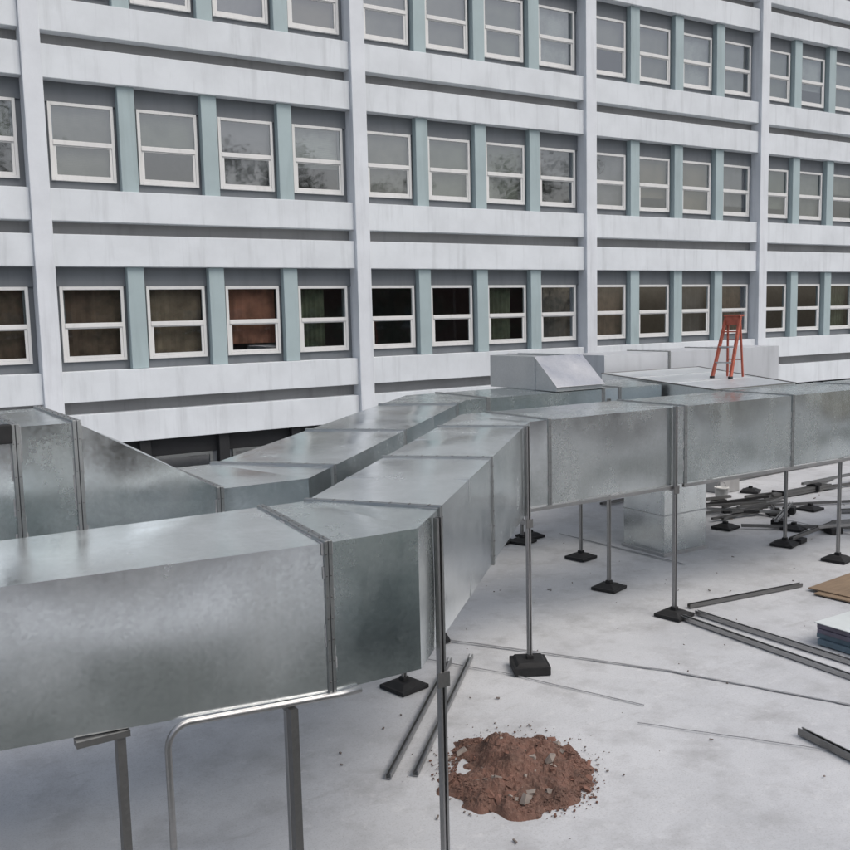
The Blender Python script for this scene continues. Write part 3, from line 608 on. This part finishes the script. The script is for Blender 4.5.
for k in range(150):
    a, d = q.uniform(0, 6.28), q.uniform(0, 1)**.6*1.12; x, y = 1.02*d*math.cos(a), .97*d*math.sin(a); s = q.choice([.006, .008, .01, .012, .015, .02, .03, .045])*q.uniform(.8, 1.2)
    mb = MB().box(-s, s, -s*.65, s*.65, -s*.5, s*.5); mb.v = [(v[0]+q.uniform(-.45, .45)*s, v[1]+q.uniform(-.4, .4)*s, v[2]+q.uniform(-.35, .35)*s) for v in mb.v]
    o = mb.build('brick_piece', M[q.choice(['chunk', 'soil', 'soil', 'mortar'])], rb); o.location = (x*.70, y*.80, max(0, heap(x, y)*.85)+s*.15); o.rotation_euler = (q.uniform(-.7, .7), q.uniform(-.7, .7), q.uniform(0, 6))
mb = MB()
for k in range(1500):
    a_ = q.uniform(0, 6.28); d_2 = .80+abs(q.gauss(0, .14)); x, y = d_2*math.cos(a_)*.72, d_2*math.sin(a_)*.80; sz = q.choice([.003, .004, .005, .007, .010])
    mb.bar((x-sz, y, max(.002, heap(x/.7, y/.8)*.85)+sz*.3), (x+sz, y+sz*q.uniform(-1, 1), max(.002, heap(x/.7, y/.8)*.85)+sz*.5), sz*1.7, sz*1.2)
tag(mb.build('crumbs', M['soil'], rb), kind='stuff')
mb = MB(); mb.channel((8.40, 6.12, .04), (8.25, 5.0, .04), .07, .07, .006); tag(mb.build('channel_offcut', M['strut_dark']), 'short dark channel offcut at the bottom edge on bare roof', 'channel')

db = MB(); q = random.Random(21)
for k in range(170):
    x, y = q.uniform(3.5, 20), q.uniform(5, 15); sz = q.choice([.004, .006, .007, .009, .012])*q.uniform(.7, 1.3); an = q.uniform(0, 3.14); L_ = sz*q.choice([1, 1, 1.5, 2.5])
    db.bar((x-L_*math.cos(an), y-L_*math.sin(an), sz*.5), (x+L_*math.cos(an), y+L_*math.sin(an), sz*.5+q.uniform(0, .006)), sz*1.4, sz)
for k in range(140):
    a_, d_2 = q.uniform(0, 6.28), q.uniform(.75, 1.05)+abs(q.gauss(0, .16)); x, y = 5.5+d_2*math.cos(a_)*.85, 7.3+d_2*math.sin(a_)*.8; sz = q.choice([.004, .006, .009])
    db.bar((x-sz, y, sz*.5), (x+sz, y+sz*.6, sz*.6), sz*1.6, sz)
tag(db.build('debris', M['chips']), 'scattered chips and offcuts on the pale roof', 'debris', kind='stuff')
# ------------------------------------------------------------------ far side of the courtyard (reflected in glass and metal)
bb = tag(empty('brick_building', (10, -34, 0)), 'red brick building across the roof, seen reflected in the lower windows', 'building')
o = MB().box(-40, 50, -10, 0, -12, Z(4.2)).build('wall', M['brick'], bb)
mp = mesh('window', MB().box(-.7, .7, 0, .05, 0, 1.7), M['header']); mg = mesh('sill', MB().box(-.8, .8, 0, .12, -.1, 0), M['white'])
for r in range(2):
    for k in range(22):
        wn = link('window', mp, bb, 0, (-36+k*3.4, .002, .6+r*3.1)); link('sill', mg, wn)

for ti, (tx, ty, top, cr_, lb) in enumerate([(-14, -25, 25, 4.6, 'tall leafy tree furthest left across the courtyard'), (-3, -29, 22, 4.2, 'second leafy tree from the left across the courtyard'), (8, -24, 27, 5.0, 'tallest leafy tree across the courtyard'), (18, -27, 21, 4.2, 'lowest leafy tree across the courtyard'), (28, -25, 26, 5.0, 'leafy tree right of the lowest one across the courtyard'), (40, -28, 24, 4.8, 'second leafy tree from the right across the courtyard'), (54, -26, 27, 5.4, 'leafy tree furthest right across the courtyard')]):
    top *= 1.15; q = random.Random(100+ti); t = tag(empty('courtyard_tree', (tx, ty, -12)), lb, 'tree', 'trees across the courtyard')
    mb = MB(); mb.tube([(0, 0, 0), (.1, 0, top*.4), (.0, .1, top*.8)], .3, 8); mb.build('trunk', M['bark'], t)
    for k in range(7):
        a_ = k*.95+q.uniform(0, .5); mb = MB(); mb.tube([(.05, 0, top*(.4+.05*k)), (1.8*math.cos(a_), 1.8*math.sin(a_), top*(.47+.05*k)), (cr_*.8*math.cos(a_), cr_*.8*math.sin(a_), top*(.53+.05*k))], .09, 5); mb.build('limb', M['bark'], t)
    mb = MB(); clumps = [(q.gauss(0, .42)*cr_, q.gauss(0, .42)*cr_, top*q.uniform(.45, .98)) for _ in range(75)]
    for k in range(9000):
        c = q.choice(clumps); p = Vector((c[0]+q.gauss(0, .6), c[1]+q.gauss(0, .6), c[2]+q.gauss(0, .5))); u_ = Vector((q.uniform(-1, 1), q.uniform(-1, 1), q.uniform(-.6, .6))).normalized(); v_2 = u_.cross(Vector((q.uniform(-1, 1), q.uniform(-1, 1), q.uniform(-1, 1)))).normalized(); z_ = q.uniform(.09, .17)
        b_0 = len(mb.v); mb.v += [tuple(p-u_*z_), tuple(p+v_2*z_*.6), tuple(p+u_*z_), tuple(p-v_2*z_*.6)]; mb.f.append((b_0, b_0+1, b_0+2, b_0+3)); mb.sm.append(0)
    mb.build('crown', M['leaf'], t)
ah = tag(empty('air_handling_unit', (6.6, -1.4, 0)), 'dark green air handling unit on the felt roof, mirrored in the near duct', 'air handler')  # added out of view so the bend panel mirrors something darker
MB().box(-1.4, 1.6, -1.0, 1.0, .25, 2.1).build('casing', M['ahu'], ah, .02)
for x in (-1.3, 1.5):
    for y in (-.9, .9): MB().box(x-.06, x+.06, y-.06, y+.06, .034, .249).build('leg', M['strut_dark'], ah)
for k in range(12): MB().bar((-1.1, 1.02, .5+k*.11), (.2, 1.02, .5+k*.11), .05, .012, (0, .7, .7)).build('louvre', M['strut_dark'], ah)
MB().box(.45, 1.4, 1.002, 1.03, .4, 1.95).build('access_door', M['ahu'], ah, .01)
